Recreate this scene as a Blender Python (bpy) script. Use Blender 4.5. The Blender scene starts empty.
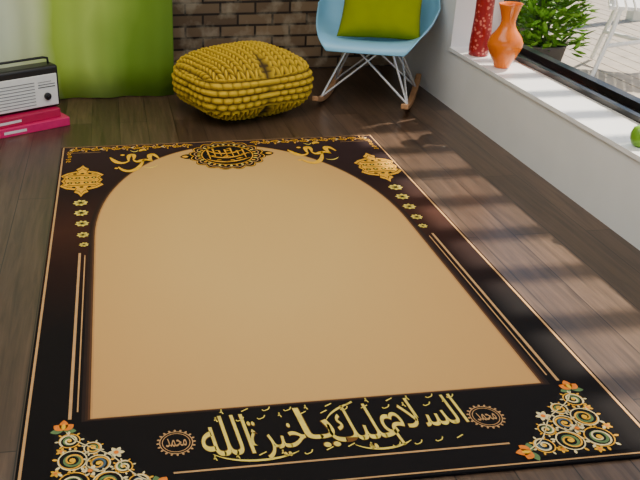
import bpy, bmesh, math, random
from mathutils import Vector, Matrix
random.seed(7)
sc=bpy.context.scene
COL=bpy.context.collection
H=1.4
# ------------------------------------------------------------ helpers
def lin(c):
    return tuple(((x/255)/12.92 if x/255<=0.04045 else (((x/255)+0.055)/1.055)**2.4) for x in c)+(1.0,)
def newmat(name):
    m=bpy.data.materials.new(name); m.use_nodes=True
    nt=m.node_tree; b=nt.nodes['Principled BSDF']
    return m,nt,b
def mat(name,rgb,rough=0.5,metal=0.0,var=0.08,scale=30,bump=0.0,spec=0.5,**kw):
    m,nt,b=newmat(name)
    c=lin(rgb)
    tc=nt.nodes.new('ShaderNodeTexCoord'); n=nt.nodes.new('ShaderNodeTexNoise'); n.inputs['Scale'].default_value=scale
    n.inputs['Detail'].default_value=3
    nt.links.new(tc.outputs['Object'],n.inputs['Vector'])
    r=nt.nodes.new('ShaderNodeValToRGB')
    r.color_ramp.elements[0].position=0.3; r.color_ramp.elements[1].position=0.7
    r.color_ramp.elements[0].color=tuple(x*(1-var) for x in c[:3])+(1,)
    r.color_ramp.elements[1].color=tuple(min(1,x*(1+var)) for x in c[:3])+(1,)
    nt.links.new(n.outputs['Fac'],r.inputs['Fac']); nt.links.new(r.outputs['Color'],b.inputs['Base Color'])
    b.inputs['Roughness'].default_value=rough; b.inputs['Metallic'].default_value=metal
    b.inputs['Specular IOR Level'].default_value=spec
    for k,v in kw.items(): b.inputs[k.replace('_',' ')].default_value=v
    if bump:
        bp=nt.nodes.new('ShaderNodeBump'); bp.inputs['Strength'].default_value=bump; bp.inputs['Distance'].default_value=0.005
        nt.links.new(n.outputs['Fac'],bp.inputs['Height']); nt.links.new(bp.outputs['Normal'],b.inputs['Normal'])
    return m
def mesh_obj(name,verts,faces,m=None,parent=None,smooth=False,loc=None):
    me=bpy.data.meshes.new(name); me.from_pydata([tuple(v) for v in verts],[],faces); me.update()
    ob=bpy.data.objects.new(name,me); COL.objects.link(ob)
    if m: me.materials.append(m)
    if smooth:
        for p in me.polygons: p.use_smooth=True
    if parent: ob.parent=parent
    if loc: ob.location=loc
    return ob
def empty(name,loc=(0,0,0),rz=0):
    e=bpy.data.objects.new(name,None); COL.objects.link(e); e.location=loc; e.rotation_euler=(0,0,rz); e.empty_display_size=.1
    return e
def box(name,lo,hi,m,parent=None,bev=0.0,seg=2):
    x0,y0,z0=lo;x1,y1,z1=hi
    v=[(x0,y0,z0),(x1,y0,z0),(x1,y1,z0),(x0,y1,z0),(x0,y0,z1),(x1,y0,z1),(x1,y1,z1),(x0,y1,z1)]
    f=[(0,3,2,1),(4,5,6,7),(0,1,5,4),(1,2,6,5),(2,3,7,6),(3,0,4,7)]
    ob=mesh_obj(name,v,f,m,parent)
    if bev:
        b=ob.modifiers.new('bevel','BEVEL'); b.width=bev; b.segments=seg; b.limit_method='ANGLE'
    return ob
def tubes(name,paths,r,m,parent=None,res=8):
    cu=bpy.data.curves.new(name,'CURVE'); cu.dimensions='3D'; cu.bevel_depth=r; cu.bevel_resolution=3; cu.use_fill_caps=True
    for p in paths:
        s=cu.splines.new('POLY'); s.points.add(len(p)-1)
        for i,q in enumerate(p): s.points[i].co=(q[0],q[1],q[2],1)
    tmp=bpy.data.objects.new('tmp',cu); COL.objects.link(tmp)
    bpy.context.view_layer.update()
    me=bpy.data.meshes.new_from_object(tmp.evaluated_get(bpy.context.evaluated_depsgraph_get()))
    bpy.data.objects.remove(tmp); me.name=name
    for p in me.polygons: p.use_smooth=True
    me.materials.clear(); me.materials.append(m)
    ob=bpy.data.objects.new(name,me); COL.objects.link(ob)
    if parent: ob.parent=parent
    return ob
def lathe(name,prof,m,parent=None,n=64,loc=None,fn=None):
    verts=[];faces=[]
    for i,(r,z) in enumerate(prof):
        for k in range(n):
            a=2*math.pi*k/n
            rr=r if fn is None else fn(r,z,a)
            verts.append((rr*math.cos(a),rr*math.sin(a),z))
    for i in range(len(prof)-1):
        for k in range(n):
            faces.append((i*n+k,i*n+(k+1)%n,(i+1)*n+(k+1)%n,(i+1)*n+k))
    faces.append(tuple(range(n-1,-1,-1)))
    return mesh_obj(name,verts,faces,m,parent,True,loc)

# ------------------------------------------------------------ camera
cd=bpy.data.cameras.new('camera'); cam=bpy.data.objects.new('camera',cd); COL.objects.link(cam)
cam.location=(0,0,H); cam.rotation_euler=(math.radians(90-25.77),0,math.radians(-7.34)); cd.lens=810/640*36; cd.shift_x=100/640
sc.camera=cam

# ------------------------------------------------------------ room materials
def floor_mat():
    m,nt,b=newmat('wood_floor'); N=nt.nodes.new; L=nt.links.new
    g=N('ShaderNodeNewGeometry'); sp=N('ShaderNodeSeparateXYZ'); L(g.outputs['Position'],sp.inputs[0])
    cb=N('ShaderNodeCombineXYZ'); L(sp.outputs['Y'],cb.inputs['X']); L(sp.outputs['X'],cb.inputs['Y'])
    br=N('ShaderNodeTexBrick'); L(cb.outputs[0],br.inputs['Vector'])
    br.inputs['Scale'].default_value=1; br.inputs['Brick Width'].default_value=1.7; br.inputs['Row Height'].default_value=.155
    br.inputs['Mortar Size'].default_value=.0022; br.inputs['Mortar Smooth'].default_value=.3; br.offset=.37
    br.inputs['Color1'].default_value=lin((98,78,62)); br.inputs['Color2'].default_value=lin((71,55,44)); br.inputs['Mortar'].default_value=lin((20,14,12))
    mp=N('ShaderNodeMapping'); L(g.outputs['Position'],mp.inputs['Vector']); mp.inputs['Scale'].default_value=(38,2.2,1)
    n=N('ShaderNodeTexNoise'); n.inputs['Scale'].default_value=1; n.inputs['Detail'].default_value=6; n.inputs['Roughness'].default_value=.65; n.inputs['Distortion'].default_value=.6
    L(mp.outputs[0],n.inputs['Vector'])
    r=N('ShaderNodeValToRGB'); r.color_ramp.elements[0].position=.3; r.color_ramp.elements[1].position=.72
    r.color_ramp.elements[0].color=(.42,.41,.4,1); r.color_ramp.elements[1].color=(1.35,1.31,1.27,1)
    L(n.outputs['Fac'],r.inputs['Fac'])
    mx=N('ShaderNodeMix'); mx.data_type='RGBA'; mx.blend_type='MULTIPLY'; mx.inputs[0].default_value=1
    L(br.outputs['Color'],mx.inputs[6]); L(r.outputs['Color'],mx.inputs[7]); L(mx.outputs[2],b.inputs['Base Color'])
    b.inputs['Roughness'].default_value=.33
    bp=N('ShaderNodeBump'); bp.inputs['Strength'].default_value=.25; bp.inputs['Distance'].default_value=.002
    L(n.outputs['Fac'],bp.inputs['Height']); L(bp.outputs[0],b.inputs['Normal'])
    return m
def brick_mat():
    m,nt,b=newmat('old_brick'); N=nt.nodes.new; L=nt.links.new
    g=N('ShaderNodeNewGeometry'); sp=N('ShaderNodeSeparateXYZ'); L(g.outputs['Position'],sp.inputs[0])
    cb=N('ShaderNodeCombineXYZ'); L(sp.outputs['X'],cb.inputs['X']); L(sp.outputs['Z'],cb.inputs['Y'])
    br=N('ShaderNodeTexBrick'); L(cb.outputs[0],br.inputs['Vector'])
    br.inputs['Scale'].default_value=1; br.inputs['Brick Width'].default_value=.24; br.inputs['Row Height'].default_value=.078
    br.inputs['Mortar Size'].default_value=.008; br.inputs['Mortar Smooth'].default_value=.2
    br.inputs['Color1'].default_value=lin((142,118,90)); br.inputs['Color2'].default_value=lin((86,66,48)); br.inputs['Mortar'].default_value=lin((44,34,27))
    n=N('ShaderNodeTexNoise'); n.inputs['Scale'].default_value=7; n.inputs['Detail'].default_value=5
    L(g.outputs['Position'],n.inputs['Vector'])
    r=N('ShaderNodeValToRGB'); r.color_ramp.elements[0].position=.5; r.color_ramp.elements[1].position=.68
    r.color_ramp.elements[0].color=(0,0,0,1); r.color_ramp.elements[1].color=(.7,.7,.7,1); L(n.outputs['Fac'],r.inputs['Fac'])
    mx=N('ShaderNodeMix'); mx.data_type='RGBA'; L(r.outputs['Color'],mx.inputs[0])
    L(br.outputs['Color'],mx.inputs[6]); mx.inputs[7].default_value=lin((180,166,142)); L(mx.outputs[2],b.inputs['Base Color'])
    b.inputs['Roughness'].default_value=.85
    bp=N('ShaderNodeBump'); bp.invert=True; bp.inputs['Strength'].default_value=.8; bp.inputs['Distance'].default_value=.01
    L(br.outputs['Fac'],bp.inputs['Height']); L(bp.outputs[0],b.inputs['Normal'])
    return m
M_floor=floor_mat(); M_brick=brick_mat()
M_white=mat('white_plaster',(235,235,233),.6,var=.02,scale=6)
M_sill=mat('white_sill_paint',(246,246,244),.35,var=.01,scale=6)
M_dark=mat('dark_metal_track',(24,23,24),.35,var=.1)
M_deck=mat('pale_deck_wood',(176,164,148),.6,var=.14,scale=12)
M_fence=mat('white_fence_paint',(226,226,214),.6,var=.05)

XW=1.97; XO=2.36; YB=5.57; YS=4.6
box('floor',(-2.6,-1.6,-.1),(XO,YB,0),M_floor)
box('wall_back',(-2.6,YB,0),(XO,YB+.2,2.7),M_brick)
box('wall_left',(-2.8,-1.6,0),(-2.6,YB+.2,2.7),M_white)
box('ceiling',(-2.8,-1.6,2.7),(XO,YB+.2,2.8),M_white)
def multi_box(name,boxes,m,parent=None):
    V=[];F=[]
    for lo,hi in boxes:
        b=len(V); x0,y0,z0=lo;x1,y1,z1=hi
        V+=[(x0,y0,z0),(x1,y0,z0),(x1,y1,z0),(x0,y1,z0),(x0,y0,z1),(x1,y0,z1),(x1,y1,z1),(x0,y1,z1)]
        F+=[tuple(b+i for i in f) for f in [(0,3,2,1),(4,5,6,7),(0,1,5,4),(1,2,6,5),(2,3,7,6),(3,0,4,7)]]
    return mesh_obj(name,V,F,m,parent)
multi_box('wall_right',[((XW,-.6,0),(XO,YS,.325)),((XW,YS,0),(XO,YB,2.7)),((XW,-.6,2.25),(XO,YS,2.7)),((XW,-1.6,0),(XO,-.6,2.7))],M_white)
win=empty('window_1',(0,0,0))
multi_box('sill_board',[((XW-.012,-.6,.325),(XO,YS,.345))],M_sill,win)
multi_box('bottom_track',[((2.2,-.6,.345),(2.23,YS,.37)),((2.29,-.6,.345),(2.34,YS,.385)),((2.23,-.6,.345),(2.29,YS,.352))],M_dark,win)
multi_box('frame_jambs',[((2.26,YS-.04,.385),(2.34,YS,2.25)),((2.26,-.6,2.21),(2.34,YS-.04,2.25))],M_dark,win)

# ------------------------------------------------------------ rug
RX0,RX1,RY0,RY1=-.304,1.348,1.467,4.056; CX=.522; RT=.009
rug=empty('prayer_rug',(0,0,0))
def rug_base_mat():
    m,nt,b=newmat('rug_dark_pile'); N=nt.nodes.new; L=nt.links.new
    g=N('ShaderNodeNewGeometry'); sp=N('ShaderNodeSeparateXYZ'); L(g.outputs['Position'],sp.inputs[0])
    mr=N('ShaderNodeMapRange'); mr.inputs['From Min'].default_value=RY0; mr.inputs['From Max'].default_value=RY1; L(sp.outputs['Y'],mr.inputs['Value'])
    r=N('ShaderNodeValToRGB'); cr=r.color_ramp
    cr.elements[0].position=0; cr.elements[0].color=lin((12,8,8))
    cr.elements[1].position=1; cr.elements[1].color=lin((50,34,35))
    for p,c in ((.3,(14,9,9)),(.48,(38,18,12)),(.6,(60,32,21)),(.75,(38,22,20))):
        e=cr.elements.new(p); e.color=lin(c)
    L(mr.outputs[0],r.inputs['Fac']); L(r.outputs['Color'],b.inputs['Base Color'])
    b.inputs['Roughness'].default_value=.8; b.inputs['Specular IOR Level'].default_value=.15
    return m
M_rugd=rug_base_mat()
def field_mat():
    m,nt,b=newmat('rug_beige_field'); N=nt.nodes.new; L=nt.links.new
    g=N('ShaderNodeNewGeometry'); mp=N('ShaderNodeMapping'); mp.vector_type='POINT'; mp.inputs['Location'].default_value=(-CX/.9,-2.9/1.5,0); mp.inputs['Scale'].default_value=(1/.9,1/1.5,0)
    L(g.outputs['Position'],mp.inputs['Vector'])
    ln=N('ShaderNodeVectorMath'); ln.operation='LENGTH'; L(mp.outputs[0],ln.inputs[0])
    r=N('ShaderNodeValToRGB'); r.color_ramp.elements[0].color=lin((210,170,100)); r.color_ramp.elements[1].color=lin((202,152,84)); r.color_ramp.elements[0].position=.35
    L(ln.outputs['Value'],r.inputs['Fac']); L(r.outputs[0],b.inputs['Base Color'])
    b.inputs['Roughness'].default_value=.6; b.inputs['Specular IOR Level'].default_value=.3
    n=N('ShaderNodeTexNoise'); n.inputs['Scale'].default_value=400; bp=N('ShaderNodeBump'); bp.inputs['Strength'].default_value=.1; bp.inputs['Distance'].default_value=.001
    L(g.outputs['Position'],n.inputs['Vector']); L(n.outputs['Fac'],bp.inputs['Height']); L(bp.outputs[0],b.inputs['Normal'])
    return m
M_beige=field_mat()
M_gold=mat('rug_gold_print',(230,168,40),.75,var=.2,scale=60,spec=.2)
M_cream=mat('rug_cream_print',(234,214,156),.75,var=.1,scale=60,spec=.2)
M_tan=mat('rug_tan_line',(194,150,98),.75,var=.08,scale=40,spec=.2)
M_yel=mat('rug_yellow_print',(236,210,92),.75,var=.12,scale=60,spec=.2)
M_org=mat('rug_orange_print',(236,128,30),.75,var=.15,scale=60,spec=.2)
M_grn=mat('rug_green_print',(96,124,76),.75,var=.15,scale=60,spec=.2)
M_blu=mat('rug_blue_print',(72,96,112),.75,var=.15,scale=60,spec=.2)
M_blk=mat('rug_black_print',(12,8,8),.8,var=.1,scale=60,spec=.2)
M_name=mat('rug_amber_print',(244,184,30),.75,var=.12,scale=60,spec=.2)
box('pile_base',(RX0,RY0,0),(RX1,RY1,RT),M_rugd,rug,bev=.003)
class Art:
    def __init__(s,name,m,layer): s.n=name;s.m=m;s.z=RT+.0004*layer;s.V=[];s.F=[]
    def poly(s,pts,mir=False):
        b=len(s.V); s.V+=[(p[0],p[1],s.z) for p in pts]
        a=sum(pts[i][0]*pts[(i+1)%len(pts)][1]-pts[(i+1)%len(pts)][0]*pts[i][1] for i in range(len(pts)))
        idx=list(range(b,b+len(pts)))
        if a<0: idx.reverse()
        s.F.append(tuple(idx))
        if mir: s.poly([(2*CX-p[0],p[1]) for p in pts])
    def disc(s,c,r,mir=False,n=20,ry=None):
        ry=ry or r
        s.poly([(c[0]+r*math.cos(2*math.pi*k/n),c[1]+ry*math.sin(2*math.pi*k/n)) for k in range(n)],mir)
    def stroke(s,pts,w,mir=False,closed=False):
        n=len(pts); L=[];R=[]
        for i,p in enumerate(pts):
            a=pts[i-1] if (i>0 or closed) else pts[i]; c=pts[(i+1)%n] if (i<n-1 or closed) else pts[i]
            dx,dy=c[0]-a[0],c[1]-a[1]; l=math.hypot(dx,dy) or 1; nx,ny=-dy/l,dx/l
            ww=(w(i/(n-1)) if callable(w) else w)/2
            L.append((p[0]+nx*ww,p[1]+ny*ww)); R.append((p[0]-nx*ww,p[1]-ny*ww))
        for i in range(n if closed else n-1):
            j=(i+1)%n; s.poly([R[i],R[j],L[j],L[i]],mir)
    def ring(s,c,r,w,mir=False,n=28):
        s.stroke([(c[0]+r*math.cos(2*math.pi*k/n),c[1]+r*math.sin(2*math.pi*k/n)) for k in range(n)],w,mir,True)
    def spiral(s,c,r,turns,a0,w,mir=False,sgn=1,n=26):
        s.stroke([(c[0]+r*(1-.85*k/n)*math.cos(a0+sgn*turns*2*math.pi*k/n),c[1]+r*(1-.85*k/n)*math.sin(a0+sgn*turns*2*math.pi*k/n)) for k in range(n+1)],w,mir)
    def petal(s,c,ang,l,w,mir=False):
        pts=[]
        for k in range(9):
            t=k/8; pts.append((t*l,w/2*math.sin(math.pi*t)**.8))
        for k in range(7,0,-1):
            t=k/8; pts.append((t*l,-w/2*math.sin(math.pi*t)**.8))
        ca,sa=math.cos(ang),math.sin(ang)
        s.poly([(c[0]+x*ca-y*sa,c[1]+x*sa+y*ca) for x,y in pts],mir)
    def flower(s,c,r,n,mir=False,a0=0):
        for k in range(n): s.petal(c,a0+2*math.pi*k/n,r,r*.55,mir)
    def done(s):
        if s.V: mesh_obj(s.n,s.V,s.F,s.m,rug)
def arc(cx,cy,rx,ry,a0,a1,n=24):
    return [(cx+rx*math.cos(math.radians(a0+(a1-a0)*k/n)),cy+ry*math.sin(math.radians(a0+(a1-a0)*k/n))) for k in range(n+1)]
def bez(*P,n=12):
    out=[]
    for k in range(n+1):
        t=k/n; Q=[Vector(p) for p in P]
        while len(Q)>1: Q=[Q[i].lerp(Q[i+1],t) for i in range(len(Q)-1)]
        out.append(tuple(Q[0]))
    return out
lines=Art('border_lines',M_tan,1.8)
o=.012
lines.stroke([(RX0+o,RY0+o),(RX1-o,RY0+o),(RX1-o,RY1-o),(RX0+o,RY1-o)],.009,closed=True)
lines.stroke([(-.178,2.81),(-.178,1.80)],.009,True); lines.stroke([(-.158,2.79),(-.158,1.83)],.004,True)
lines.stroke([(.085,1.556),(2*CX-.085,1.556)],.006)
lines.done()
def arch(g=0,gb=None):
    hw=.639+g; Y0=2.95; h=1.02+g; gb=g if gb is None else gb
    return [(CX-hw,1.798-gb),(CX+hw,1.798-gb)]+arc(CX,Y0,hw,h,0,180,48)
for i,(g,c) in enumerate(((.03,(36,22,16)),(.02,(52,32,20)),(.013,(84,54,32)),(.006,(190,140,84)))):
    r_=Art('field_halo_%d'%i,mat('rug_halo_brown_%d'%i,c,.8,var=.05,spec=.2),.3+.3*i); r_.poly(arch(g,g*.4)); r_.done()
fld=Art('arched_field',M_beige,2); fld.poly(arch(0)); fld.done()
gold=Art('gold_ornament',M_gold,4); cream=Art('cream_ornament',M_cream,4.4); org=Art('orange_ornament',M_org,5); name=Art('amber_ornament',M_name,5.2)
grn=Art('green_ornament',M_grn,3); blu=Art('blue_ornament',M_blu,3.2); blk0=Art('dark_ground',M_blk,2.6); blk=Art('dark_ornament',M_blk,3.5); blk2=Art('dark_detail',M_blk,5.5); yel=Art('yellow_ornament',M_yel,6); tan=Art('tan_ornament',M_tan,3.8)
# top medallion (lobed)
mc=(CX+.008,3.83)
N=128
def lobed(r,amp,k=16): return [(mc[0]+(r+amp*abs(math.sin(k/2*2*math.pi*i/N)))*.93*math.cos(2*math.pi*i/N),mc[1]+(r+amp*abs(math.sin(k/2*2*math.pi*i/N)))*math.sin(2*math.pi*i/N)) for i in range(N)]
blk.poly(lobed(.188,.022)); gold.stroke(lobed(.182,.02),.005,closed=True); tan.stroke(lobed(.165,.014),.005,closed=True); gold.stroke(lobed(.138,.0),.005,closed=True)
for k in range(32):
    a=2*math.pi*k/32; p=(mc[0]+.143*.93*math.cos(a),mc[1]+.143*math.sin(a))
    (gold if k%2 else yel).petal(p,a,.022,.013)
for s in (-1,1):
    aa=0 if s>0 else math.pi
    blk.petal((mc[0]+s*.16,mc[1]),aa,.08,.07); gold.petal((mc[0]+s*.195,mc[1]),aa,.035,.03)
cal=Art('medallion_script',M_gold,6)
rr=random.Random(3)
wv=lambda W: (lambda t: .002+W*math.sin(math.pi*t))
for k in range(3):
    y=mc[1]-.075+.06*k
    cal.stroke(bez((mc[0]-.11+.01*k,y+.03),(mc[0]-.06,y-.045),(mc[0]+.03,y-.04),(mc[0]+.11-.01*k,y+.025)),wv(.013))
for k in range(7):
    x=mc[0]-.09+.03*k
    cal.stroke([(x,mc[1]-.05+.02*(k%3)),(x-.004,mc[1]+.06+.02*((k+1)%3))],lambda t:.004+.006*t)
for k in range(16):
    a=rr.uniform(0,6.28); q=.11*math.sqrt(rr.random()); c=(mc[0]+q*math.cos(a)*.93,mc[1]+q*math.sin(a))
    cal.stroke(bez(c,(c[0]+.012,c[1]+.014),(c[0]+.026,c[1]+.002)),wv(.006))
cal.done()
# top border scroll band
x=RX0+.05
i=0
while x<mc[0]-.2:
    y=4.0; s=1 if i%2 else -1
    gold.stroke([(x+.052*t/8,y+s*.018*math.sin(math.pi*t/8)) for t in range(9)],.005,True)
    gold.spiral((x+.026,y-s*.004),.016,1.2,0,.004,True,s)
    gold.petal((x,y),math.radians(60*s),.03,.013,True); tan.petal((x,y),math.radians(-60*s),.028,.012,True)
    gold.petal((x+.026,y-s*.02),math.radians(-90*s),.018,.01,True)
    if i%3==0: cream.disc((x,y),.007,True,8)
    x+=.052;i+=1
lines2=Art('top_border_line',M_tan,2.2); lines2.stroke([(RX0+.03,3.955),(RX0+.2,3.955)],.003,True); lines2.done()
for k in range(5):
    y=3.97-k*.035
    gold.spiral((RX0+.045,y),.013,1.2,k,.004,True,1 if k%2 else -1)
# lanterns
lc=(-.188,3.57)
def lant(sx,sy): return [(lc[0]+x*sx,lc[1]+y*sy) for x,y in [(0,1),(.12,.86),(.3,.74),(.22,.62),(.7,.5),(1,.32),(.82,.16),(.95,0),(.82,-.16),(1,-.32),(.7,-.5),(.25,-.6),(.32,-.72),(.12,-.82),(0,-1),(-.12,-.82),(-.32,-.72),(-.25,-.6),(-.7,-.5),(-1,-.32),(-.82,-.16),(-.95,0),(-.82,.16),(-1,.32),(-.7,.5),(-.22,.62),(-.3,.74),(-.12,.86)]]
gold.poly(lant(.1,.2),True)
blk2.stroke(lant(.088,.165),.004,True,True)
for yy,w,h in ((.062,.066,.012),(-.062,.066,.012),(.0,.06,.006)):
    blk2.stroke([(lc[0]-w,lc[1]+yy),(lc[0]+w,lc[1]+yy)],h*.5,True)
for yy in (-.03,.03):
    for xx in (-.055,-.02,.02,.055):
        blk2.disc((lc[0]+xx,lc[1]+yy),.013,True,8); yel.disc((lc[0]+xx,lc[1]+yy),.006,True,6)
for yy in (.085,-.085):
    for xx in (-.035,0,.035): blk2.disc((lc[0]+xx,lc[1]+yy),.01,True,6)
stars=((3.30,.034),(3.19,.032),(3.08,.03),(2.97,.026),(2.88,.02))
for k,(y,r) in enumerate(stars):
    c=(lc[0]+.006*k,y)
    yel.flower(c,r,8,True,.2)
    for q in range(8): gold.petal(c,.59+q*.785,r*.8,r*.3,True)
st=Art('star_centres',M_blk,7)
for k,(y,r) in enumerate(stars): st.disc((lc[0]+.006*k,y),r*.22,True,8)
st.done()
# amber calligraphic name (left/right top)
def glyph(c,s):
    sy=s*1.6
    def P(*p): return [(c[0]+x*s,c[1]+y*sy) for x,y in p]
    w=lambda t:.007+.022*math.sin(math.pi*t)
    name.stroke(bez(*P((1.0,.1),(.75,.75),(.45,.4),(.7,-.1))),w); name.stroke(bez(*P((.7,-.1),(.3,.35),(.1,-.35),(-.1,.1))),w)
    name.stroke(bez(*P((-.1,.1),(.1,.6),(-.4,.7),(-.3,.0))),w); name.stroke(bez(*P((-.3,0),(-.7,-.3),(-.9,.0),(-1.1,.35))),w)
    name.stroke(bez(*P((.35,.1),(.1,-.9),(-.5,-.95),(-.75,-.4))),w); name.stroke(bez(*P((.2,.75),(.35,.95),(.5,.8))),w)
    name.disc(P((-.55,.5))[0],.1*s,n=8); name.disc(P((-.85,-.5))[0],.08*s,n=8); yel.stroke(bez(*P((.9,-.4),(.6,-.7),(.3,-.5))),lambda t:.007*math.sin(math.pi*t)+.002)
    yel.stroke(bez(*P((-.2,.85),(0,.6),(.15,.85))),lambda t:.006*math.sin(math.pi*t)+.002)
glyph((.07,3.80),.115); glyph((2*CX-.07,3.80),.115)
# corner filigree
ox,oy=-.205,1.505
def C(x,y): return (ox+x,oy+y)
blk0.poly([C(-.01,-.01),C(.28,-.01),C(.2,.09),C(.11,.17),C(.03,.27),C(-.01,.28)],True)
sp=[((.045,.045),.038,0),((.128,.04),.036,1),((.205,.03),.027,2),((.04,.128),.036,3),((.03,.205),.027,4),((.105,.11),.03,5),((.168,.09),.022,1),((.09,.17),.022,2)]
for i,(c,r,a) in enumerate(sp):
    A=cream if i%2==0 else gold; B=gold if i%2==0 else cream
    A.spiral(C(*c),r,1.5,a,.005,True,1 if a%2 else -1); (blu if i%3==2 else grn).ring(C(*c),r*.55,r*.2,True,20); B.ring(C(*c),r*1.0,.0035,True,20)
    name.disc(C(*c),r*.22,True,8)
    for k in range(8):
        q=k*.785+a; (cream if k%2 else gold).petal(C(c[0]+r*1.02*math.cos(q),c[1]+r*1.02*math.sin(q)),q,r*.42,r*.22,True)
for c,a in (((.012,.25),90),((.25,.012),0)):
    for d in (-50,0,50): org.petal(C(*c),math.radians(a+d),.042 if d==0 else .034,.024,True)
    name.petal(C(*c),math.radians(a),.026,.012,True)
    for d in (100,-100): grn.petal(C(*c),math.radians(a+d),.035,.02,True)
for c in ((.15,.145),(.085,.085)): 
    cream.flower(C(*c),.022,6,True); org.disc(C(*c),.007,True,6)
for c in ((.07,.0),(.0,.085),(.165,.01),(.01,.165)):
    gold.flower(C(*c),.015,5,True); org.disc(C(*c),.005,True,6)
cream.stroke([C(*p) for p in bez((.02,.24),(.06,.16),(.13,.17),(.14,.13),(.17,.12),(.16,.06),(.25,.02))],.003,True)
# small round medallions beside the text
for c in ((.1,1.668),(2*CX-.1,1.668)):
    tan.ring(c,.043,.0025); tan.ring(c,.036,.002)
    for k in range(20): a=2*math.pi*k/20; tan.petal((c[0]+.043*math.cos(a),c[1]+.043*math.sin(a)),a,.009,.006)
# calligraphy text
def text_mesh(name,s,x0,x1,y0,y1,z,m,off=.006,slant=0,arcy=0):
    cu=bpy.data.curves.new(name,'FONT'); cu.body=s; cu.size=1; cu.offset=off; cu.resolution_u=6
    tmp=bpy.data.objects.new('tmp',cu); COL.objects.link(tmp); bpy.context.view_layer.update()
    me=bpy.data.meshes.new_from_object(tmp.evaluated_get(bpy.context.evaluated_depsgraph_get())); bpy.data.objects.remove(tmp)
    xs=[v.co.x for v in me.vertices]; ys=[v.co.y for v in me.vertices]
    a,b,c,d=min(xs),max(xs),min(ys),max(ys)
    for v in me.vertices:
        tx=(v.co.x-a)/(b-a); ty=(v.co.y-c)/(d-c)
        v.co=(x0+tx*(x1-x0)-slant*ty,y0+ty*(y1-y0)+arcy*(1-(2*tx-1)**2),z)
    me.materials.clear(); me.materials.append(m)
    ob=bpy.data.objects.new(name,me); COL.objects.link(ob); ob.parent=rug
    return ob
words=[("\uFE8D\uFEDF\uFEE0\uFEEA",.17,.30,1.60,1.762,0),("\uFEA7\uFEF4\uFEAE\uFE93",.30,.445,1.578,1.73,-.006),("\uFEF3\uFE8E",.44,.525,1.60,1.77,0),("\uFECB\uFEE0\uFEF4\uFEDA",.51,.695,1.583,1.77,-.006),("\uFE8D\uFEDF\uFEB4\uFEFC\uFEE1",.68,.895,1.583,1.778,-.004)]
M_edge=mat('rug_bronze_edge',(110,72,26),.8,var=.1,spec=.2)
for i,(w_,x0,x1,y0,y1,ay) in enumerate(words):
    text_mesh('calligraphy_word_%d'%i,w_[::-1],x0,x1,y0,y1,RT+.0020,M_yel,.0,.012,ay)
    text_mesh('calligraphy_edge_%d'%i,w_[::-1],x0-.001,x1+.001,y0-.001,y1+.001,RT+.0012,M_edge,.012,.012,ay)
rr=random.Random(5)
fine=Art('script_diacritics',M_yel,5)
for k in range(36):
    x=.18+.7*(k+.5)/36; y=(1.59,1.745,1.77)[k%3]+rr.uniform(-.006,.006); t=rr.randrange(3)
    if t==0: fine.stroke([(x,y),(x+.02,y+.011)],.0035)
    elif t==1: fine.stroke(bez((x,y),(x+.004,y-.014),(x+.012,y+.006),(x+.016,y-.01),(x+.022,y+.01)),.003)
    else: fine.stroke(bez((x,y),(x+.012,y+.018),(x-.004,y+.02),(x+.008,y-.006)),.003)
tp=lambda W: (lambda t:.0015+W*math.sin(math.pi*t**.8))
fine.stroke(bez((.41,1.595),(.35,1.562),(.24,1.566),(.19,1.61)),tp(.006)); fine.stroke(bez((.71,1.60),(.66,1.565),(.59,1.572),(.56,1.60)),tp(.006))
fine.stroke(bez((.60,1.775),(.57,1.765),(.53,1.745),(.51,1.71)),tp(.006))
fine.done()
for c in ((.1,1.668),(2*CX-.1,1.668)):
    text_mesh('calligraphy_roundel',"\uFEE3\uFEA4\uFEE4\uFEAA"[::-1],c[0]-.027,c[0]+.027,1.652,1.687,RT+.0016,M_tan)
for A in (gold,cream,org,grn,blu,blk0,blk,blk2,yel,tan,name): A.done()

# ------------------------------------------------------------ pouf cushion (chunky knit)
def knit_mat():
    m,nt,b=newmat('mustard_knit'); N=nt.nodes.new; L=nt.links.new
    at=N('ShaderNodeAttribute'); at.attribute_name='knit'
    r=N('ShaderNodeValToRGB'); r.color_ramp.elements[0].color=lin((52,34,0)); r.color_ramp.elements[1].color=lin((218,178,24)); r.color_ramp.elements[1].position=.85  # valleys between stitches coloured dark, crease shade painted into the wool
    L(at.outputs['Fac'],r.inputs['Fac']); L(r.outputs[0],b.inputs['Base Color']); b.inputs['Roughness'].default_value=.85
    n=N('ShaderNodeTexNoise'); n.inputs['Scale'].default_value=220; bp=N('ShaderNodeBump'); bp.inputs['Strength'].default_value=.5; bp.inputs['Distance'].default_value=.003
    L(n.outputs['Fac'],bp.inputs['Height']); L(bp.outputs[0],b.inputs['Normal'])
    return m
def spow(v,e): return math.copysign(abs(v)**e,v)
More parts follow.
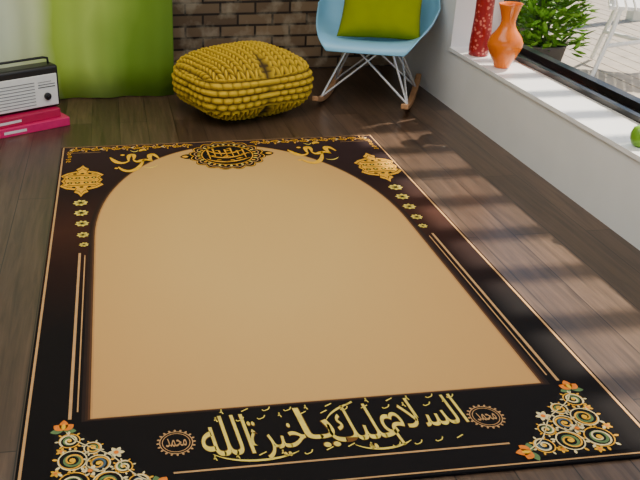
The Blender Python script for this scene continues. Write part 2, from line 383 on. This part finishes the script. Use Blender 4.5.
def pouf():
    a,b,c=.36,.30,.178; nu,nv=520,260; V=[];F=[];K=[]
    base=[]
    for j in range(nv+1):
        ph=-math.pi/2+math.pi*j/nv
        for i in range(nu):
            th=2*math.pi*i/nu
            e1=.78;e2=.52
            x=a*spow(math.cos(ph),e1)*spow(math.cos(th),e2); y=b*spow(math.cos(ph),e1)*spow(math.sin(th),e2); z=c*spow(math.sin(ph),e1)
            base.append(Vector((x,y,z)))
    for q in base:
        n=Vector((q.x/a**2,q.y/b**2,q.z/c**2)); n.normalize()
        if abs(n.z)>.62: 
            u,v=q.x,q.y
            w=.056; p=.038
            fu=(u/w)%1; side=1 if fu<.5 else -1
            cell=abs(math.sin(2*math.pi*fu))**.6
            ph=(v+side*(fu-.5)*w*1.2)/p
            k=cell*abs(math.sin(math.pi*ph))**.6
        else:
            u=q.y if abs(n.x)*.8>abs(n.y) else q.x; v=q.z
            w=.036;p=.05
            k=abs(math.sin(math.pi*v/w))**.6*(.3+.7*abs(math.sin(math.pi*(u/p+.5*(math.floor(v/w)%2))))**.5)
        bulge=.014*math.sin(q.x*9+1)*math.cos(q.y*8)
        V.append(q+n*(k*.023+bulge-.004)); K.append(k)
    for j in range(nv):
        for i in range(nu):
            F.append((j*nu+i,j*nu+(i+1)%nu,(j+1)*nu+(i+1)%nu,(j+1)*nu+i))
    zmin=min(v.z for v in V)
    V=[(v.x,v.y,max(v.z,zmin+.024)-zmin-.024) for v in V]
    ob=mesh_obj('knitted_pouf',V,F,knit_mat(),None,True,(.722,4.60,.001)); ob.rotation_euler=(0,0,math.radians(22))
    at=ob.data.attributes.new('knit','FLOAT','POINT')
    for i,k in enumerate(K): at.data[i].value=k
pouf()

# ------------------------------------------------------------ rocking chair
ch=empty('rocking_chair',(1.545,4.76,0),math.radians(-26))
ch.scale=(1.12,1.1,1.03)
M_shell=mat('pale_blue_plastic',(140,202,236),.3,var=.02,scale=5)
M_wire=mat('chrome_wire',(235,235,235),.25,metal=.5,var=.03)
M_rock=mat('birch_rocker',(190,140,96),.45,var=.15,scale=18)
def shell():
    ctrl=[(-.285,.335),(-.272,.378),(-.2,.386),(-.08,.36),(.06,.35),(.16,.375),(.225,.45),(.26,.55),(.29,.66),(.315,.76),(.325,.80)]
    wid=[.20,.24,.275,.305,.32,.325,.325,.31,.29,.24,.15]
    lift=[.0,.02,.06,.12,.18,.20,.17,.12,.08,.05,.03]
    nu=20;V=[];F=[]
    n=len(ctrl)
    for j in range(n):
        p=Vector(ctrl[j]); q=Vector(ctrl[min(j+1,n-1)]); r=Vector(ctrl[max(j-1,0)])
        t=(q-r).normalized(); nn=Vector((-t.y,t.x))
        if j==0: nn=Vector((0,1)).lerp(nn,.3)
        for i in range(nu+1):
            s=-1+2*i/nu
            l=lift[j]*abs(s)**2.6
            V.append((wid[j]*math.sin(s*1.45)/math.sin(1.45),p.x+nn.x*l,p.y+nn.y*l))
    for j in range(n-1):
        for i in range(nu):
            k=j*(nu+1)+i; F.append((k,k+1,k+nu+2,k+nu+1))
    ob=mesh_obj('shell',V,F,M_shell,ch,True)
    so=ob.modifiers.new('sol','SOLIDIFY'); so.thickness=.01; so.offset=0
    su=ob.modifiers.new('sub','SUBSURF'); su.levels=2; su.render_levels=2
shell()
def rock(x):
    V=[];F=[];n=24
    for i in range(n+1):
        y=-.36+.70*i/n; z=y*y/2/.95
        for dx,dz in ((-.016,0),(.016,0),(.016,.03),(-.016,.03)): V.append((x+dx,y,z+dz))
    for i in range(n):
        for k in range(4): F.append((i*4+k,i*4+(k+1)%4,(i+1)*4+(k+1)%4,(i+1)*4+k))
    F.append((3,2,1,0)); F.append(tuple(n*4+k for k in range(4)))
    ob=mesh_obj('rocker_%d'%(1 if x<0 else 2),V,F,M_rock,ch); b=ob.modifiers.new('b','BEVEL'); b.width=.006; b.segments=2
rock(-.23); rock(.23)
paths=[]
for sx in (-1,1):
    for sy in (-1,1):
        foot=(sx*.23,sy*.19,.045)
        paths.append([foot,(sx*.10,sy*.10,.36)])
        paths.append([foot,(-sx*.10,sy*.13,.36)])
    paths.append([(sx*.23,-.19,.045),(sx*.12,.15,.36)]); paths.append([(sx*.23,.19,.045),(sx*.12,-.15,.36)])
paths.append([(-.12,-.15,.36),(.12,-.15,.36),(.12,.15,.36),(-.12,.15,.36),(-.12,-.15,.36)])
tubes('wire_base',paths,.006,M_wire,ch)
def pillow(name,w,h,t,m,parent,loc,rot):
    n=36;V=[];F=[]
    for sgn in (1,-1):
        for j in range(n+1):
            for i in range(n+1):
                x=-1+2*i/n;y=-1+2*j/n
                e=(max(0,1-x**4)*max(0,1-y**4))**.5
                px=x*w/2*(1-.07*(1-y*y)*abs(x)); py=y*h/2*(1-.07*(1-x*x)*abs(y))
                V.append((px,py,sgn*(t/2*e+.002*math.sin(13*x+5*y)*e)))
    m1=(n+1)**2
    for j in range(n):
        for i in range(n):
            k=j*(n+1)+i; F.append((k,k+1,k+n+2,k+n+1)); k+=m1; F.append((k,k+n+1,k+n+2,k+1))
    ob=mesh_obj(name,V,F,m,parent,True,loc); ob.rotation_euler=rot
    w_=ob.modifiers.new('w','WELD'); w_.merge_threshold=.0008
    return ob
M_cush=mat('lime_green_fabric',(132,144,8),.85,var=.06,scale=8,bump=.3,spec=.2)
pc=pillow('throw_cushion',.48,.43,.17,M_cush,None,(1.565,4.71,.575),(math.radians(50),0,math.radians(-22)))

# ------------------------------------------------------------ radio on books
ang=math.radians(28.9)
M_mag=mat('magenta_cover',(212,24,100),.45,var=.06); M_mag2=mat('crimson_pink_cover',(180,14,72),.45,var=.06); M_page=mat('book_pages',(226,214,214),.8,var=.06,scale=90)
def book(name,corner,z,w,d,t,a,m):
    e=empty(name,(corner[0],corner[1],z),a)
    cv=.005
    box('cover_bottom',(-w,0,0),(0,d,cv),m,e); box('cover_top',(-w,0,t-cv),(0,d,t),m,e)
    box('spine',(-w,-.005,0),(0,.004,t),m,e,bev=.004)
    box('spine_label',(-w+.03,-.0058,t*.35),(-w+.16,-.0049,t*.65),M_page,e)
    box('pages',(-w+.006,.004,cv),(-.008,d-.008,t-cv),M_page,e)
book('hardcover_book',(-.277,4.462),0.0,.42,.27,.048,ang,M_mag)
book('hardcover_book',(-.325,4.475),.0485,.40,.25,.047,ang+.05,M_mag2)
M_rb=mat('black_plastic',(20,19,20),.4,var=.1); M_rw=mat('ivory_panel',(232,230,224),.45,var=.02); M_rg=mat('grey_grille',(120,120,118),.5,var=.1)
rd=empty('retro_radio',(-.32,4.52,.0965),ang+.0)
w=.40;hh=.235;d=.11
box('body',(-w,0,0),(0,d,hh),M_rb,rd,bev=.016,seg=4)
box('front_panel',(-w+.014,-.004,.014),(-.014,.004,hh-.045),M_rw,rd,bev=.004)
multi_box('speaker_grille',[((-w+.03,-.006,.03+.0175*k),(-.15,-.004,.034+.0175*k)) for k in range(8)],M_rg,rd)
multi_box('dial',[((-.13,-.006,.12),(-.03,-.0045,.124)),((-.13,-.006,.135),(-.03,-.0045,.138)),((-.13,-.006,.15),(-.05,-.0045,.152))],M_rb,rd)
k=lathe('tuning_knob',[(0.001,.0),(.02,0),(.02,.012),(.017,.015),(0.001,.015)],M_rb,rd,loc=(-.08,-.004,.07)); k.rotation_euler=(math.radians(90),0,0)
tubes('carry_handle',[[(-w+.03,.055,hh-.01),(-w+.035,.055,hh+.03),(-w+.06,.055,hh+.036),(-.06,.055,hh+.036),(-.035,.055,hh+.03),(-.03,.055,hh-.01)]],.007,M_rb,rd)

# ------------------------------------------------------------ curtain
def curtain():
    m,nt,b=newmat('curtain_painted_glow'); N=nt.nodes.new; L=nt.links.new
    g=N('ShaderNodeNewGeometry'); sp=N('ShaderNodeSeparateXYZ'); L(g.outputs['Position'],sp.inputs[0])
    n=N('ShaderNodeTexNoise'); n.inputs['Scale'].default_value=2.0; L(g.outputs['Position'],n.inputs['Vector'])
    mr=N('ShaderNodeMapRange'); mr.inputs['From Min'].default_value=-.9; mr.inputs['From Max'].default_value=.36; L(sp.outputs['X'],mr.inputs['Value'])
    ad=N('ShaderNodeMath'); ad.operation='MULTIPLY_ADD'; ad.inputs[1].default_value=.22; L(n.outputs['Fac'],ad.inputs[0]); 
    sb=N('ShaderNodeMath'); sb.operation='SUBTRACT'; sb.inputs[1].default_value=.11; L(mr.outputs[0],sb.inputs[0]); L(sb.outputs[0],ad.inputs[2])
    r=N('ShaderNodeValToRGB'); cr=r.color_ramp; cr.elements[0].position=.1; cr.elements[0].color=lin((226,234,210)); cr.elements[1].position=1; cr.elements[1].color=lin((88,120,22))  # green cloth; glow of light behind it painted in as paler bands
    for p,c in ((.35,(214,226,170)),(.45,(160,190,60)),(.62,(176,204,88)),(.8,(108,144,30))):
        e=cr.elements.new(p); e.color=lin(c)
    L(ad.outputs[0],r.inputs['Fac']); L(r.outputs[0],b.inputs['Base Color']); b.inputs['Roughness'].default_value=.8
    V=[];F=[];nx=240;nz=12
    for j in range(nz+1):
        z=.006+2.5*j/nz
        for i in range(nx+1):
            x=-2.0+2.355*i/nx
            V.append((x,4.985+.014*math.sin(x*17+.6*math.sin(x*5))*(1-.2*j/nz)+.005*math.sin(x*41),z))
    for j in range(nz):
        for i in range(nx):
            k=j*(nx+1)+i; F.append((k,k+1,k+nx+2,k+nx+1))
    e=empty('curtain'); ob=mesh_obj('fabric',V,F,m,e,True); s=ob.modifiers.new('s','SOLIDIFY'); s.thickness=.004
    tubes('rod',[[(-2.1,4.985,2.53),(.45,4.985,2.53)]],.014,M_dark,e)
    multi_box('brackets',[((-2.0,4.985,2.5),(-1.97,YB,2.56)),((.4,4.985,2.5),(.43,YB,2.56))],M_dark,e)
curtain()

# ------------------------------------------------------------ vases on sill
ZS=.3455
M_ov=mat('orange_glaze',(226,112,14),.2,var=.05,scale=4)
prof=[(.001,.0),(.034,0),(.04,.004),(.05,.03),(.072,.07),(.09,.11),(.091,.135),(.078,.165),(.054,.195),(.04,.22),(.036,.24),(.038,.26),(.048,.295),(.058,.325),(.061,.333),(.056,.331),(.044,.295),(.03,.24),(.02,.22)]
lathe('orange_vase',prof,M_ov,None,loc=(2.05,4.09,ZS))
def lattice_mat():
    m,nt,b=newmat('red_lattice_glaze'); N=nt.nodes.new; L=nt.links.new
    tc=N('ShaderNodeTexCoord'); v=N('ShaderNodeTexVoronoi'); v.inputs['Scale'].default_value=48; L(tc.outputs['Object'],v.inputs['Vector'])
    r=N('ShaderNodeValToRGB'); r.color_ramp.elements[0].position=.25; r.color_ramp.elements[0].color=lin((214,120,104)); r.color_ramp.elements[1].position=.4; r.color_ramp.elements[1].color=lin((150,16,24))
    L(v.outputs['Distance'],r.inputs['Fac']); L(r.outputs[0],b.inputs['Base Color']); b.inputs['Roughness'].default_value=.3
    return m
lathe('patterned_red_vase',[(.001,0),(.05,0),(.056,.006),(.058,.05),(.054,.14),(.05,.22),(.05,.3),(.056,.37),(.062,.4),(.056,.4),(.046,.3),(.04,.2)],lattice_mat(),None,loc=(2.045,4.38,ZS))
M_ap=mat('green_apple_skin',(110,160,30),.3,var=.1,scale=10)
ap=empty('green_apple',(2.03,2.80,ZS))
lathe('fruit',[(.001,.012),(.012,.004),(.022,0),(.034,.008),(.043,.03),(.044,.05),(.036,.072),(.022,.082),(.01,.078),(.001,.07)],M_ap,ap)
tubes('stem',[[(0,0,.068),(.002,0,.085),(.006,0,.097)]],.0016,M_rock,ap)

# ------------------------------------------------------------ outside
DZ=.1
multi_box('deck',[((XO+.012+.125*k,-1,0),(XO+.012+.125*k+.117,9,DZ)) for k in range(34)],M_deck)
multi_box('garden_ground',[((XO,-2,-.1),(12,12,0))],mat('garden_soil',(90,88,60),.9,var=.2))
fb=[]
for k in range(60): fb.append(((XO+.6+.16*k,8.0,DZ),(XO+.6+.16*k+.1,8.03,1.7)))
for k in range(50): fb.append(((6.0,-1+.18*k,DZ),(6.03,-1+.18*k+.12,1.7)))
for z in (.4,1.4):
    fb.append(((XO+.5,8.03,z),(12,8.06,z+.08))); fb.append(((6.03,-1,z),(6.06,8,z+.08)))
multi_box('picket_fence',fb,M_fence)
multi_box('unseen_sun_slats',[((XO+.02,-1,2.5),(3.18,6.5,2.6))]+[((3.18,-1+.34*k,2.5),(4.3,-1+.34*k+.1,2.58)) for k in range(22)]+[((4.3,-1,2.42),(4.4,6.5,2.5)),((4.3,6.4,DZ),(4.4,6.5,2.42)),((4.3,-1,DZ),(4.4,-.9,2.42))],M_fence)  # added out of view: solid part keeps sun off the rug, slats stripe it
def leaves(c,r,hgt,n,ls=.09):
    V=[];F=[]
    for k in range(n):
        a=random.uniform(0,6.28); rr=r*math.sqrt(random.random()); z=c[2]+hgt*random.random()
        p=Vector((c[0]+rr*math.cos(a),c[1]+rr*math.sin(a),z))
        d=Vector((math.cos(a)+random.uniform(-.6,.6),math.sin(a)+random.uniform(-.6,.6),random.uniform(-.3,.9))).normalized()
        s=d.cross(Vector((0,0,1))).normalized()*ls*.22; L=ls*random.uniform(.7,1.3); up=Vector((0,0,.012))
        b=len(V); V+=[p,p+d*L*.35+s,p+d*L*.75+s*.7,p+d*L,p+d*L*.75-s*.7,p+d*L*.35-s,p+d*L*.5-up]
        F+=[(b,b+1,b+6),(b+1,b+2,b+6),(b+2,b+3,b+6),(b+3,b+4,b+6),(b+4,b+5,b+6),(b+5,b,b+6)]
    return V,F
M_leaf=mat('leaf_green',(110,160,42),.5,var=.4,scale=9)
M_stem=mat('stem_green',(70,90,40),.7)
M_pot=mat('planter_grey',(96,90,84),.7)
def bush(c,r,h,n):
    e=empty('garden_shrub',(c[0],c[1],DZ))
    lathe('planter',[(.001,0),(.13,0),(.16,.16),(.17,.17),(.15,.17),(.14,.14)],M_pot,e)
    V,F=leaves((0,0,.14),r,h,n); mesh_obj('foliage',V,F,M_leaf,e)
    tubes('stems',[[(0,0,.1),(r*.5*math.cos(a),r*.5*math.sin(a),.18+h*.8)] for a in (0,1.2,2.5,3.6,5)],.006,M_stem,e)
bush((2.74,4.98),.24,.55,900); bush((3.0,5.95),.35,.7,1200); bush((2.95,7.0),.4,.9,1200)
gc=empty('garden_chair',(3.32,4.78,DZ+.002),math.radians(60))
M_gw=mat('white_metal',(246,246,244),.4,var=.02)
tubes('legs',[[(sx*.2,sy*.18,.42),(sx*.22,sy*.2,.3),(sx*.28,sy*.27,.012)] for sx in (-1,1) for sy in (-1,1)]+[[(-.24,-.225,.2),(.24,.225,.2)],[(-.24,.225,.2),(.24,-.225,.2)]],.014,M_gw,gc)
sl=[((-.24,-.24+.05*k,.42),(.24,-.24+.05*k+.036,.44)) for k in range(10)]
multi_box('seat',sl,M_gw,gc)
tubes('back',[[(-.22,.22,.43),(-.23,.30,.83),(-.12,.32,.93),(.12,.32,.93),(.23,.30,.83),(.22,.22,.43)]]+[[(x,.23,.43),(x,.315,.91)] for x in (-.14,-.07,0,.07,.14)],.011,M_gw,gc)

# ------------------------------------------------------------ light
w=bpy.data.worlds.new('world'); sc.world=w; w.use_nodes=True
nt=w.node_tree; bg=nt.nodes['Background']; sky=nt.nodes.new('ShaderNodeTexSky'); sky.sky_type='NISHITA'; sky.sun_disc=False
sky.sun_elevation=math.radians(50); sky.sun_rotation=math.radians(80); nt.links.new(sky.outputs[0],bg.inputs['Color']); bg.inputs['Strength'].default_value=.27
s=bpy.data.lights.new('sun','SUN'); so=bpy.data.objects.new('sun',s); COL.objects.link(so); s.energy=10; s.angle=math.radians(1.3); s.color=(1,.9,.76)
d=Vector((-1,-.35,-1.3)); so.rotation_euler=d.to_track_quat('-Z','Y').to_euler(); so.location=(5,5,6)
def area(name,loc,size,sy,e,rot=(0,0,0),col=(1,1,1)):
    a=bpy.data.lights.new(name,'AREA'); a.shape='RECTANGLE'; a.size=size; a.size_y=sy; a.energy=e; a.color=col
    o=bpy.data.objects.new(name,a); COL.objects.link(o); o.location=loc; o.rotation_euler=rot
area('ceiling_fill',(.2,2.6,2.66),2.0,3.0,76,col=(1,.94,.85))  # added soft fill under the ceiling, not an actual fitting
